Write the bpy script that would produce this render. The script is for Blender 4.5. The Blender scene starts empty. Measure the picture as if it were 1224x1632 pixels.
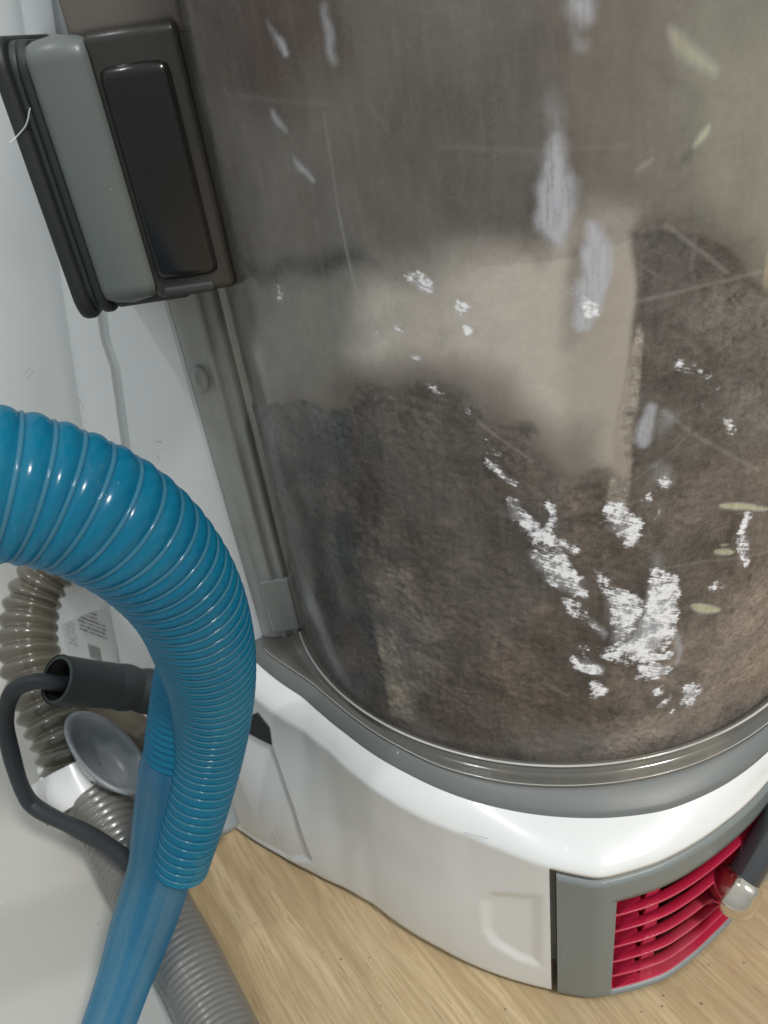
import bpy, bmesh, math, random
import numpy as np
from mathutils import Vector, noise as mnoise
random.seed(4); rng = np.random.default_rng(4)
scn = bpy.context.scene
COL = scn.collection
S = 0.01                                   # everything below is written in centimetres

# ------------------------------------------------------------------ camera
F = 1226.0; PW, PH = 1224, 1632; CX, CY = 612, 816
CAMZ = 25.3
_d = np.array([900 - CX, -(2700 - CY), -F]); _d /= np.linalg.norm(_d)
_z = -_d
_f = np.array([0, 0, -1.0]); _y = _f - _z * (_f @ _z); _y /= np.linalg.norm(_y)
_x = np.cross(_y, _z)
RW = np.array([_x, _y, _z])                # camera axes -> world
CAM = np.array([0, 0, CAMZ])
cam_d = bpy.data.cameras.new('camera'); cam = bpy.data.objects.new('camera', cam_d); COL.objects.link(cam)
from mathutils import Matrix
cam.matrix_world = Matrix.Translation(Vector(CAM * S)) @ Matrix(RW.tolist()).to_4x4()
cam_d.sensor_width = 36; cam_d.lens = F / PH * 36; cam_d.clip_start = 0.005; cam_d.clip_end = 50
cam_d.dof.use_dof = True; cam_d.dof.focus_distance = 0.185; cam_d.dof.aperture_fstop = 26
scn.camera = cam
# ------------------------------------------------------------------ light
w = bpy.data.worlds.new('World'); scn.world = w; w.use_nodes = True
wb = w.node_tree.nodes['Background']; wb.inputs[0].default_value = (0.93, 0.98, 1.0, 1); wb.inputs[1].default_value = 0.38
_tc = w.node_tree.nodes.new('ShaderNodeTexCoord'); _sp = w.node_tree.nodes.new('ShaderNodeSeparateXYZ'); _mr = w.node_tree.nodes.new('ShaderNodeMapRange')
w.node_tree.links.new(_tc.outputs['Generated'], _sp.inputs[0]); w.node_tree.links.new(_sp.outputs[2], _mr.inputs[0])      # a plain room: light ceiling, dimmer towards the floor
_mr.inputs[1].default_value = -.5; _mr.inputs[2].default_value = .8; _mr.inputs[3].default_value = .20; _mr.inputs[4].default_value = .66
w.node_tree.links.new(_mr.outputs[0], wb.inputs[1])
def area(name, loc, target, size, power, col, sy=None):
    l = bpy.data.lights.new(name, 'AREA'); l.shape = 'DISK'; l.size = size; l.energy = power; l.color = col
    if sy: l.shape = 'RECTANGLE'; l.size_y = sy
    o = bpy.data.objects.new(name, l); COL.objects.link(o)
    o.location = Vector(loc) * S
    o.rotation_euler = (Vector(target) - Vector(loc)).to_track_quat('-Z', 'Y').to_euler()
    return o
area('ceiling_lamp', (80, -75, 175), (4, 16, 4), 0.28, 26, (1, 0.98, 0.95))
area('ceiling_lamp', (-70, -30, 200), (0, 18, 6), 0.10, 6, (0.97, 0.99, 1))
scn.view_settings.view_transform = 'Standard'; scn.view_settings.look = 'None'
scn.view_settings.exposure = 0; scn.view_settings.gamma = 1
scn.cycles.transparent_max_bounces = 24; scn.cycles.max_bounces = 10
scn.cycles.use_denoising = True

# ------------------------------------------------------------------ pixel -> place
def ray(px, py): return RW @ np.array([px - CX, -(py - CY), -F])
def onz(px, py, z):
    r = ray(px, py); return CAM + r * ((z - CAMZ) / r[2])
def ony(px, py, y):
    r = ray(px, py); return CAM + r * (y / r[1])
def at(px, py, depth): return CAM + ray(px, py) / F * depth
def onplane(px, py, p0, n):
    r = ray(px, py); return CAM + r * (np.dot(np.array(p0) - CAM, n) / np.dot(r, n))
BX, BY, BR = 5.35, 22.2, 9.0               # bin axis and radius
def oncyl(px, py, rad):
    r = ray(px, py)
    a = r[0]**2 + r[1]**2; b = -2 * (r[0]*BX + r[1]*BY); c = BX**2 + BY**2 - rad**2
    D = b*b - 4*a*c                          # a line that misses the bin is led to its silhouette
    return CAM + r * ((-b - math.sqrt(max(D, 0))) / 2 / a)
def uvc(px, py, rad=BR):
    p = oncyl(px, py, rad)
    az = math.atan2(p[1] - BY, p[0] - BX)
    if az > 2.0: az -= 2 * math.pi
    return ((az + math.pi) * rad, p[2])
def pol(az, r, z): return (BX + r * math.cos(az), BY + r * math.sin(az), z)

# ------------------------------------------------------------------ objects
def link(o, parent=None):
    COL.objects.link(o)
    if parent is not None: o.parent = parent
    return o
def tag(o, label=None, cat=None, group=None, kind=None):
    if label: o['label'] = label
    if cat: o['category'] = cat
    if group: o['group'] = group
    if kind: o['kind'] = kind
    return o
def empty(name, loc):
    o = bpy.data.objects.new(name, None); o.empty_display_size = 0.02; link(o); o.location = Vector(loc) * S; return o
def mesh(name, verts, faces, mat, parent=None, smooth=True, uvs=None):
    me = bpy.data.meshes.new(name)
    off = Vector(parent_origin(parent))
    me.from_pydata([tuple((Vector(v) * S) - off) for v in verts], [], [tuple(f) for f in faces]); me.update()
    if smooth: me.polygons.foreach_set('use_smooth', [True] * len(me.polygons))
    if uvs is not None:
        uvs = np.asarray(uvs, dtype=np.float32)
        l = me.uv_layers.new(name='cm'); vi = np.empty(len(me.loops), dtype=np.int32); me.loops.foreach_get('vertex_index', vi)
        l.data.foreach_set('uv', uvs[vi].ravel())
    me.materials.append(mat)
    return link(bpy.data.objects.new(name, me), parent)
def parent_origin(p):
    v = Vector((0, 0, 0))
    while p is not None: v = v + p.location; p = p.parent
    return v
def grid_faces(nu, nv, closed=False):
    f = []
    for j in range(nv - 1):
        for i in range(nu if closed else nu - 1):
            a = j*nu + i; b = j*nu + (i+1) % nu
            f.append((a, b, b + nu, a + nu))
    return f
def grid(name, G, mat, parent=None, uvs=None, closed=False, smooth=True, flip=False):
    nv, nu = len(G), len(G[0])
    fs = grid_faces(nu, nv, closed)
    if flip: fs = [f[::-1] for f in fs]
    return mesh(name, [p for r in G for p in r], fs, mat, parent, smooth, uvs)
def sharp(o, ang=32):
    o.data.set_sharp_from_angle(angle=math.radians(ang)); return o
def box(name, lo, hi, bev, mat, parent=None, seg=3, rot=None):
    bm = bmesh.new(); bmesh.ops.create_cube(bm, size=1)
    lo, hi = Vector(lo), Vector(hi)
    for v in bm.verts:
        v.co = Vector(((v.co.x + .5) * (hi.x - lo.x) + lo.x, (v.co.y + .5) * (hi.y - lo.y) + lo.y, (v.co.z + .5) * (hi.z - lo.z) + lo.z))
    if bev: bmesh.ops.bevel(bm, geom=bm.edges[:], offset=bev, segments=seg, profile=.5, affect='EDGES')
    if rot:
        c = (lo + hi) / 2
        bmesh.ops.rotate(bm, verts=bm.verts, cent=c, matrix=rot)
    off = parent_origin(parent)
    for v in bm.verts: v.co = v.co * S - off
    me = bpy.data.meshes.new(name); bm.to_mesh(me); bm.free()
    me.polygons.foreach_set('use_smooth', [True] * len(me.polygons))
    me.materials.append(mat)
    o = link(bpy.data.objects.new(name, me), parent)
    m = o.modifiers.new('wn', 'WEIGHTED_NORMAL'); m.keep_sharp = True
    return o
def catmull(P, n):
    P = np.array(P, float); P = np.vstack([2*P[0]-P[1], P, 2*P[-1]-P[-2]])
    out = []
    for i in range(1, len(P) - 2):
        for t in np.linspace(0, 1, n, endpoint=False):
            a, b, c, d = P[i-1], P[i], P[i+1], P[i+2]
            out.append(.5*((2*b) + (-a+c)*t + (2*a-5*b+4*c-d)*t*t + (-a+3*b-3*c+d)*t**3))
    out.append(P[-2]); return np.array(out)
def resample(P, step):
    d = np.r_[0, np.cumsum(np.linalg.norm(np.diff(P[:, :3], axis=0), axis=1))]
    n = max(2, int(d[-1] / step) + 1); t = np.linspace(0, d[-1], n)
    return np.array([np.interp(t, d, P[:, k]) for k in range(P.shape[1])]).T, t
def frames(P):
    T = np.gradient(P, axis=0); T /= np.linalg.norm(T, axis=1)[:, None]
    n = np.cross(T[0], [0.3, 0.2, 1]); n /= np.linalg.norm(n); N = [n]
    for i in range(1, len(P)):
        n = N[-1] - T[i] * (N[-1] @ T[i]); n /= np.linalg.norm(n); N.append(n)
    N = np.array(N); return T, N, np.cross(T, N)
def sweep(name, P, R, mat, parent=None, seg=40, flat=None, caps=False):
    T, N, B = frames(P); a = np.linspace(0, 2*np.pi, seg, endpoint=False)
    G = []
    for i in range(len(P)):
        r = R[i] if np.ndim(R) else R
        fx = 1 if flat is None else flat
        G.append([tuple(P[i] + r*math.cos(t)*N[i] + fx*r*math.sin(t)*B[i]) for t in a])
    fs = grid_faces(seg, len(G), True); V = [p for r in G for p in r]
    if caps: fs = fs + [tuple(range(seg))[::-1], tuple(range(len(V)-seg, len(V)))]
    arc = np.r_[0, np.cumsum(np.linalg.norm(np.diff(P, axis=0), axis=1))]
    uvs = [(t, s) for s in arc for t in a]
    return mesh(name, V, fs, mat, parent, True, uvs)

# ------------------------------------------------------------------ materials
def mat(name):
    m = bpy.data.materials.new(name); m.use_nodes = True; nt = m.node_tree; nt.nodes.clear(); return m, nt
class N:
    def __init__(s, nt): s.nt = nt
    def n(s, typ, **kw):
        nd = s.nt.nodes.new(typ)
        for k, v in kw.items(): setattr(nd, k, v)
        return nd
    def l(s, a, b): s.nt.links.new(a, b)
    def put(s, sock, v):
        if hasattr(v, 'is_linked') or hasattr(v, 'links'): s.nt.links.new(v, sock)
        else: sock.default_value = v
    def math(s, op, a, b=None, c=None, clamp=False):
        nd = s.n('ShaderNodeMath', operation=op, use_clamp=clamp)
        for i, v in enumerate((a, b, c)):
            if v is not None: s.put(nd.inputs[i], v)
        return nd.outputs[0]
    def noise(s, vec, scale, detail=3, rough=.55, dist=0):
        nd = s.n('ShaderNodeTexNoise'); nd.inputs['Scale'].default_value = scale; nd.inputs['Detail'].default_value = detail
        nd.inputs['Roughness'].default_value = rough; nd.inputs['Distortion'].default_value = dist
        if vec is not None: s.l(vec, nd.inputs['Vector'])
        return nd.outputs['Fac']
    def mapping(s, vec, scale=(1,1,1), rot=(0,0,0), loc=(0,0,0)):
        nd = s.n('ShaderNodeMapping'); s.l(vec, nd.inputs[0]); nd.inputs['Location'].default_value = loc
        nd.inputs['Rotation'].default_value = rot; nd.inputs['Scale'].default_value = scale; return nd.outputs[0]
    def ramp(s, fac, a, b, ca=0.0, cb=1.0):
        nd = s.n('ShaderNodeMapRange', interpolation_type='SMOOTHSTEP'); s.put(nd.inputs['Value'], fac)
        nd.inputs['From Min'].default_value = a; nd.inputs['From Max'].default_value = b
        nd.inputs['To Min'].default_value = ca; nd.inputs['To Max'].default_value = cb; return nd.outputs[0]
    def mix(s, fac, a, b):
        nd = s.n('ShaderNodeMix', data_type='RGBA'); s.put(nd.inputs[0], fac)
        for i, v in ((6, a), (7, b)):
            if isinstance(v, tuple): nd.inputs[i].default_value = (*v, 1)
            else: s.l(v, nd.inputs[i])
        return nd.outputs[2]
    def bump(s, h, strength, dist=0.0005, normal=None):
        nd = s.n('ShaderNodeBump'); nd.inputs['Strength'].default_value = strength; nd.inputs['Distance'].default_value = dist
        s.l(h, nd.inputs['Height'])
        if normal is not None: s.l(normal, nd.inputs['Normal'])
        return nd.outputs[0]
    def bsdf(s, **kw):
        nd = s.n('ShaderNodeBsdfPrincipled')
        for k, v in kw.items():
            k = k.replace('_', ' ')
            if isinstance(v, tuple): v = (*v, 1) if len(v) == 3 else v
            s.put(nd.inputs[k], v)
        return nd
    def out(s, sh): o = s.n('ShaderNodeOutputMaterial'); s.l(sh, o.inputs[0])
    def obj(s): return s.n('ShaderNodeTexCoord').outputs['Object']
    def uv(s): return s.n('ShaderNodeUVMap', uv_map='cm').outputs[0]
    def mixsh(s, fac, a, b):
        nd = s.n('ShaderNodeMixShader'); s.put(nd.inputs[0], fac); s.l(a, nd.inputs[1]); s.l(b, nd.inputs[2]); return nd.outputs[0]

def plastic(name, col, rough=.35, dirt=0.25, dirtcol=(.25, .22, .17), trans=0.0, bumpy=.03, speck=0.0, sss=0.0, coat=0.0):
    m, nt = mat(name); k = N(nt); v = k.obj()
    big = k.noise(v, 18, 5, .6); fine = k.noise(v, 900, 3, .6)
    d = k.math('MULTIPLY', k.ramp(big, .5, .75), dirt)
    c = k.mix(d, col, dirtcol)
    if speck:
        sp = k.noise(v, 420, 2, .5); c = k.mix(k.math('MULTIPLY', k.ramp(sp, .74, .78), speck), c, tuple(min(1, x*2.2+.1) for x in col))
        sp2 = k.noise(k.mapping(v, loc=(3, 1, 2)), 260, 2, .5); c = k.mix(k.math('MULTIPLY', k.ramp(sp2, .76, .8), speck), c, tuple(x*.25 for x in col))
    r = k.math('ADD', k.math('MULTIPLY', big, .2), rough - .1)
    b = k.bsdf(Base_Color=c, Roughness=r, Normal=k.bump(fine, bumpy, .0002))
    if sss: b.inputs['Subsurface Weight'].default_value = sss; b.inputs['Subsurface Radius'].default_value = (.004, .004, .004); b.inputs['Subsurface Scale'].default_value = 1
    if coat: b.inputs['Coat Weight'].default_value = coat; b.inputs['Coat Roughness'].default_value = .12
    sh = b.outputs[0]
    if trans:
        t = k.n('ShaderNodeBsdfTransparent'); t.inputs[0].default_value = (*[min(1, x*1.5+.35) for x in col], 1)
        sh = k.mixsh(trans, sh, t.outputs[0])
    k.out(sh); return m
M = {}
M['white'] = plastic('white_plastic', (.74, .75, .735), .34, .28, (.50, .48, .43), speck=.35, coat=.3)
M['white_body'] = plastic('white_body_plastic', (.72, .75, .75), .38, .12, (.45, .43, .36), speck=.0)
M['board'] = plastic('white_board', (.46, .45, .41), .55, .3, (.45, .43, .38), speck=.3)
M['grey'] = plastic('grey_plastic', (.15, .160, .155), .42, .25, (.28, .25, .2), speck=.8)
M['grey_frame'] = plastic('grey_frame_plastic', (.20, .225, .22), .4, .2, (.3, .27, .22), speck=.4)
M['latch_grey'] = plastic('latch_grey_plastic', (.125, .142, .138), .38, .25, (.2, .19, .16), speck=.3)
M['black'] = plastic('black_rubber', (.018, .021, .021), .55, .35, (.09, .085, .08), speck=.3)
M['rubber'] = plastic('dark_grey_rubber', (.028, .036, .037), .55, .3, (.07, .075, .07))
M['cord'] = plastic('black_cord', (.022, .026, .030), .55, .2, (.08, .08, .08))
M['recess'] = plastic('dark_recess', (.03, .028, .025), .7, .3)
M['red'] = plastic('red_plastic', (.46, .016, .055), .42, .3, (.40, .20, .20), coat=.15)
M['beige_hose'] = plastic('beige_hose_plastic', (.105, .095, .070), .25, .5, (.05, .045, .03), coat=.6)
M['grey_hose'] = plastic('grey_hose_plastic', (.16, .155, .140), .30, .25, (.12, .11, .09), coat=.3)
M['tan'] = plastic('tan_plastic', (.22, .19, .14), .35, .4, (.42, .36, .22), trans=.1)
M['cup'] = plastic('frosted_grey_plastic', (.27, .29, .30), .3, .2, trans=.02)
M['smoke'] = plastic('smoked_plastic', (.009, .008, .007), .20, .3, (.04, .035, .03), trans=.06)
M['smoke_light'] = plastic('smoked_plastic_dusty', (.036, .034, .030), .3, .45, (.09, .08, .065), trans=.12)
M['cover'] = plastic('dusty_cover_plastic', (.17, .155, .135), .35, .6, (.09, .08, .065), trans=.2)
M['flange'] = plastic('dusty_clear_flange', (.42, .43, .41), .26, .6, (.22, .21, .185), trans=.28, coat=.3)
M['rim'] = plastic('clear_rim', (.15, .145, .13), .16, .8, (.33, .29, .22), trans=.3, coat=.8)
M['cradle'] = plastic('bin_cradle_plastic', (.62, .60, .54), .45, .5, (.42, .37, .29))
M['housing'] = plastic('filter_housing_plastic', (.055, .05, .045), .5, .6, (.14, .12, .095))

def mk_chrome():
    m, nt = mat('chrome'); k = N(nt); v = k.obj()
    s = k.noise(v, 260, 4)
    k.out(k.bsdf(Base_Color=(.72, .67, .58), Metallic=1.0, Roughness=k.ramp(s, .4, .75, .08, .35), Normal=k.bump(s, .06, .0003)).outputs[0]); return m
M['chrome'] = mk_chrome()

M['chrome_reflection'] = plastic('dark_chrome_reflection', (.035, .038, .042), .14, .15, (.2, .19, .17), coat=1.0)  # dark colour stands in for the reflection on the chrome bar
M['red_shade'] = plastic('shaded_red_plastic', (.075, .004, .010), .6, .3, (.12, .04, .04))  # red plastic darkened in colour for the shade behind the slats
def mk_blue(name, col, col2, trans, rough=.2, streak=False):
    m, nt = mat(name); k = N(nt); v = k.obj()
    n1 = k.noise(k.mapping(k.uv(), scale=(1.6, .06, 1)), 1, 4) if streak else k.noise(v, 30, 4); c = k.mix(k.ramp(n1, .35, .7), col, col2)
    dst = k.math('MULTIPLY', k.ramp(k.noise(v, 130, 5, .7), .5, .75), k.ramp(k.noise(v, 1800, 2, .6), .5, .65, .05, .30)); c = k.mix(dst, c, (.34, .42, .42))
    b = k.bsdf(Base_Color=c, Roughness=rough, Normal=k.bump(k.noise(v, 500, 2), .08, .0003))
    b.inputs['Coat Weight'].default_value = .5; b.inputs['Coat Roughness'].default_value = .08
    t = k.n('ShaderNodeBsdfTranslucent'); k.l(c, t.inputs[0])
    sh = k.mixsh(.55, b.outputs[0], t.outputs[0])
    tr = k.n('ShaderNodeBsdfTransparent'); tr.inputs[0].default_value = (.35, .75, .95, 1)
    k.out(k.mixsh(trans, sh, tr.outputs[0])); return m
M['blue'] = mk_blue('blue_hose_plastic', (.006, .29, .48), (.015, .36, .54), .18)
M['blue_rib'] = mk_blue('blue_rib_plastic', (.10, .40, .54), (.16, .46, .58), .2, .14)
M['blue_tube'] = mk_blue('blue_tube_plastic', (.05, .28, .46), (.26, .44, .52), .38, .28, True)

def mk_wood():
    m, nt = mat('oak_laminate'); k = N(nt); v = k.obj()
    r = math.radians(-30)                                   # grain runs along (0.5,-0.87)
    g = k.mapping(v, rot=(0, 0, r))
    warp = k.noise(k.mapping(g, scale=(6, 2, 1)), 3, 3)
    gw = k.n('ShaderNodeVectorMath', operation='ADD'); k.l(g, gw.inputs[0])
    cb = k.n('ShaderNodeCombineXYZ'); k.l(k.math('MULTIPLY', k.math('SUBTRACT', warp, .5), .018), cb.inputs[0]); k.l(cb.outputs[0], gw.inputs[1])
    g = gw.outputs[0]
    broad = k.noise(k.mapping(g, scale=(1, .07, 1)), 120, 4, .55)
    fine = k.noise(k.mapping(g, scale=(1, .040, 1)), 820, 5, .7)
    pores = k.noise(k.mapping(g, scale=(1, .05, 1)), 1500, 2, .5)
    c = k.mix(k.ramp(broad, .3, .7), (.40, .295, .165), (.56, .435, .26))
    c = k.mix(k.math('MULTIPLY', k.ramp(fine, .42, .60), .5), c, (.31, .21, .10))
    c = k.mix(k.math('MULTIPLY', k.ramp(pores, .62, .70), .45), c, (.20, .13, .065))
    c = k.mix(k.math('MULTIPLY', k.ramp(k.noise(v, 9, 3), .5, .75), .3), c, (.44, .33, .2))
    k.out(k.bsdf(Base_Color=c, Roughness=k.ramp(fine, .3, .7, .34, .5), Normal=k.bump(fine, .25, .0003)).outputs[0]); return m
M['wood'] = mk_wood()

def mk_dust(name, attr):
    m, nt = mat(name); k = N(nt); v = k.obj()
    n1 = k.noise(v, 95, 6, .65, .8); n2 = k.noise(v, 700, 4, .7); n3 = k.noise(k.mapping(v, scale=(1, 1, 1.6)), 28, 4, .6, 1.2)
    n4 = k.noise(v, 2600, 2, .6); n5 = k.noise(k.mapping(v, loc=(.3, .1, .7)), 330, 4, .7, .5)
    if attr:
        a = k.n('ShaderNodeAttribute', attribute_name='dust'); col = a.outputs['Color']; den = a.outputs['Alpha']
    else:
        rgb = k.n('ShaderNodeRGB'); rgb.outputs[0].default_value = (.12, .095, .075, 1); col = rgb.outputs[0]; den = None
    hsv = k.n('ShaderNodeHueSaturation'); hsv.inputs['Saturation'].default_value = .88; k.l(col, hsv.inputs['Color'])
    val = k.math('MULTIPLY', k.ramp(n1, .28, .72, .74, 1.26), k.ramp(n3, .3, .7, .66, 1.36))
    val = k.math('MULTIPLY', k.math('MULTIPLY', val, k.ramp(n2, .3, .7, .74, 1.24)), k.ramp(n5, .30, .48, .45, 1.05)); k.l(val, hsv.inputs['Value'])
    c = hsv.outputs[0]
    if den is not None:   # lumps and grain only where dust is thick
        c = k.mix(k.ramp(den, .72, .98), col, c)
        c = k.mix(k.math('MULTIPLY', k.ramp(n4, .62, .72), .30), c, (.30, .26, .23))
    h = k.math('ADD', k.math('MULTIPLY', n1, 1.0), k.math('ADD', k.math('MULTIPLY', n2, .45), k.math('MULTIPLY', n4, .12)))
    bn = k.bump(h, .8, .0016)
    if den is not None: k.l(k.ramp(den, .8, .98, .03, .75), bn.node.inputs['Strength'])
    b = k.bsdf(Base_Color=c, Roughness=.95, Normal=bn); b.inputs['Specular IOR Level'].default_value = .1
    sh = b.outputs[0]
    if den is not None:
        nn = k.math('ADD', k.math('MULTIPLY', k.math('SUBTRACT', n1, .5), .7), k.math('MULTIPLY', k.math('SUBTRACT', n2, .5), .5))
        dd = k.math('MULTIPLY', k.math('MULTIPLY', den, k.math('SUBTRACT', 1, den)), 3.0)
        al = k.math('ADD', den, k.math('MULTIPLY', nn, dd), clamp=True)
        t = k.n('ShaderNodeBsdfTransparent'); sh = k.mixsh(al, t.outputs[0], sh)
    k.out(sh); return m
M['dust'] = mk_dust('brown_dust', False); M['dust_reflection_film'] = mk_dust('brown_dust_and_reflection', True)

def mk_bin():
    m, nt = mat('dusty_clear_plastic'); k = N(nt); v = k.obj(); uv = k.uv()
    a = k.n('ShaderNodeAttribute', attribute_name='marks')
    sep = k.n('ShaderNodeSeparateColor'); k.l(a.outputs['Color'], sep.inputs[0])
    smear, soft, yel = sep.outputs[0], sep.outputs[1], sep.outputs[2]; scr = a.outputs['Alpha']
    st1 = k.noise(k.mapping(k.mapping(uv, rot=(0, 0, math.radians(24))), scale=(1.5, 13, 1)), 1.7, 6, .66, .25)
    st2 = k.noise(uv, 7, 5, .7)
    th = k.math('ADD', smear, k.math('ADD', k.math('MULTIPLY', k.math('SUBTRACT', st1, .53), 2.1), k.math('ADD', k.math('MULTIPLY', k.math('SUBTRACT', st2, .5), 2.0), k.math('MULTIPLY', k.math('SUBTRACT', k.noise(uv, 1.9, 3, .6), .52), 3.0))))
    hard = k.math('MULTIPLY', k.ramp(th, .30, 1.05), k.ramp(smear, .02, .35))
    vst = k.noise(k.mapping(uv, scale=(9, .9, 1)), 1.5, 5, .65)
    softm = k.math('MULTIPLY', soft, k.ramp(k.math('ADD', k.math('MULTIPLY', st2, .5), vst), .5, .85, .55, 1.0))
    # haze of dust: vertical streaks, cloudy patches and hairline scratches
    streak = k.noise(k.mapping(uv, scale=(3.5, .35, 1)), 2.2, 5, .65)
    cloud = k.noise(k.mapping(uv, scale=(1, .6, 1)), .55, 4, .6, .5)
    fine = k.noise(k.mapping(uv, scale=(1, .45, 1)), 28, 3, .65)
    haze = k.math('ADD', k.ramp(streak, .40, .75, .02, .09), k.ramp(cloud, .35, .7, .03, .13))
    haze = k.math('ADD', haze, k.ramp(fine, .45, .72, 0, .09))
    w1 = k.n('ShaderNodeTexVoronoi', feature='DISTANCE_TO_EDGE'); w1.inputs['Scale'].default_value = .5
    k.l(k.mapping(uv, rot=(0, 0, .5), scale=(.5, 1.6, 1)), w1.inputs['Vector'])
    hair = k.math('MULTIPLY', k.ramp(w1.outputs[0], .0, .006, .12, 0), k.ramp(st2, .5, .6))
    spk = k.math('MULTIPLY', k.ramp(k.noise(uv, 13, 1, .4), .76, .80), .28)
    haze = k.math('ADD', haze, k.math('ADD', hair, spk))
    haze = k.math('ADD', haze, k.math('MULTIPLY', scr, .40), clamp=True)
    hz = k.n('ShaderNodeBsdfDiffuse'); k.l(k.mix(cloud, (.40, .375, .345), (.44, .42, .39)), hz.inputs[0])
    tr = k.n('ShaderNodeBsdfTransparent'); tr.inputs[0].default_value = (.90, .89, .87, 1)
    sh = k.mixsh(haze, tr.outputs[0], hz.outputs[0])
    white = k.n('ShaderNodeBsdfDiffuse')
    k.l(k.mix(yel, k.mix(k.math('MULTIPLY', hard, k.ramp(st2, .3, .6, .45, 1)), (.50, .51, .55), (.93, .94, .97)), (.55, .54, .36)), white.inputs[0])
    k.l(k.bump(st1, .5, .0004), white.inputs['Normal']) if False else None
    msk = k.math('MAXIMUM', hard, softm, clamp=True)
    sh = k.mixsh(msk, sh, white.outputs[0])
    g = k.n('ShaderNodeBsdfGlossy'); g.inputs['Roughness'].default_value = .16
    k.l(k.bump(k.noise(uv, 1.2, 2), .12, .001), g.inputs['Normal'])
    fr = k.n('ShaderNodeFresnel'); fr.inputs[0].default_value = 1.45
    fac = k.math('MULTIPLY', k.math('MULTIPLY', fr.outputs[0], .8), k.math('SUBTRACT', 1, msk))
    # Fresnel only where the outside face is seen
    geo = k.n('ShaderNodeNewGeometry'); fac = k.math('MULTIPLY', fac, k.math('SUBTRACT', 1, geo.outputs['Backfacing']))
    k.out(k.mixsh(fac, sh, g.outputs[0])); return m
M['bin'] = mk_bin()

def mk_label():
    m, nt = mat('rating_label_print'); k = N(nt); uv = k.uv()
    sep = k.n('ShaderNodeSeparateXYZ'); k.l(uv, sep.inputs[0]); x, y = sep.outputs[0], sep.outputs[1]
    row = k.math('FRACT', k.math('MULTIPLY', y, 26)); inrow = k.math('MULTIPLY', k.ramp(row, .12, .25), k.ramp(row, .7, .85, 1, 0))
    let = k.noise(k.mapping(uv, scale=(95, 26, 1)), 1, 1, .5)
    ink = k.math('MULTIPLY', inrow, k.ramp(let, .40, .52))
    def rect(x0, x1, y0, y1, e=.01):
        return k.math('MULTIPLY', k.math('MULTIPLY', k.ramp(x, x0-e, x0+e), k.ramp(x, x1-e, x1+e, 1, 0)), k.math('MULTIPLY', k.ramp(y, y0-e, y0+e), k.ramp(y, y1-e, y1+e, 1, 0)))
    area_ = k.math('MAXIMUM', rect(.08, .72, .45, .97), k.math('MAXIMUM', rect(.35, .85, .30, .47), k.math('MULTIPLY', rect(.08, .25, .10, .36), .6)))
    ink = k.math('MULTIPLY', ink, area_)
    ink = k.math('MAXIMUM', ink, k.math('MULTIPLY', rect(.45, .68, .06, .20), .7))
    c = k.mix(ink, (.56, .58, .57), (.05, .05, .05))
    k.out(k.bsdf(Base_Color=c, Roughness=.45).outputs[0]); return m
M['label'] = mk_label()

# ------------------------------------------------------------------ the surface it stands on
G = []
for y in np.linspace(-60, 160, 12): G.append([(x, y, 0) for x in np.linspace(-110, 110, 12)])
tag(grid('wood_floor', G, M['wood'], smooth=False), kind='structure')
_a, _b = onz(150, 1330, .22), onz(262, 1590, .22)
e0 = _b[:2]; ed = (_b - _a)[:2]; ed = ed / np.linalg.norm(ed); en = np.array([ed[1], -ed[0]])
def ep(s, o): p = e0 + ed*s + en*o; return (p[0], p[1])
bp = [tuple(ep(45, 0)), tuple(e0), tuple(onz(300, 1100, .22)[:2]), (60, 160), (-300, 160), (-300, -60), (-30, -60)]
V = [(*p, z) for z in (.02, .22) for p in bp]; nb = len(bp)
tag(mesh('white_floor_board', V, [tuple(range(nb, 2*nb))] + [(i, (i+1) % nb, nb + (i+1) % nb, nb + i) for i in range(nb)], M['board'], smooth=False), kind='structure')
V = []
for z in (.021, .34):
    for o in (-.12, .16):
        for s in (-.2, 45): V.append((*ep(s, o), z))
tag(mesh('floor_edge_strip', V, [(0, 1, 5, 4), (2, 3, 7, 6), (4, 5, 7, 6), (0, 2, 6, 4), (1, 3, 7, 5)], M['board'], smooth=False), kind='structure')

# ------------------------------------------------------------------ vacuum cleaner
vac = empty('vacuum_cleaner', (BX, BY, 0))
tag(vac, 'white and grey upright vacuum cleaner with a dusty clear bin standing on the wooden floor', 'vacuum cleaner')
def polar_table(t, smooth=1.5):
    a = np.array([p[0] for p in t], float); r = np.array([p[1] for p in t], float)
    A = np.arange(-180, 180, .5); R = np.interp(A, a, r, period=360)
    kx = np.exp(-.5 * (np.arange(-20, 21) * .5 / smooth)**2); kx /= kx.sum()
    Rp = np.r_[R[-20:], R, R[:20]]; R = np.convolve(Rp, kx, 'valid')
    return lambda az: float(np.interp(((math.degrees(az) + 180) % 360) - 180, np.r_[A, 180], np.r_[R, R[0]]))
back = [(-45, None), (0, None), (60, None), (120, None), (160, None)]
r_up = polar_table([(-176, 10.4), (-168, 10.39), (-160, 9.75), (-154, 9.42), (-147, 9.30), (-140, 9.28), (-129, 9.34), (-121, 9.45), (-110, 9.5), (-80, 9.45), (-63, 9.35), (0, 9.4), (170, 9.7)], 1.2)
r_low = polar_table([(-178, 10.9), (-170, 10.9), (-165, 10.5), (-155, 9.80), (-148, 9.66), (-141, 9.6), (-127, 9.7), (-116, 9.88), (-105, 10.02), (-95, 10.12), (-86, 10.16), (-76, 9.98), (-64, 9.7), (-30, 9.75), (0, 9.8), (170, 10.2)], 1.5)
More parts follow.
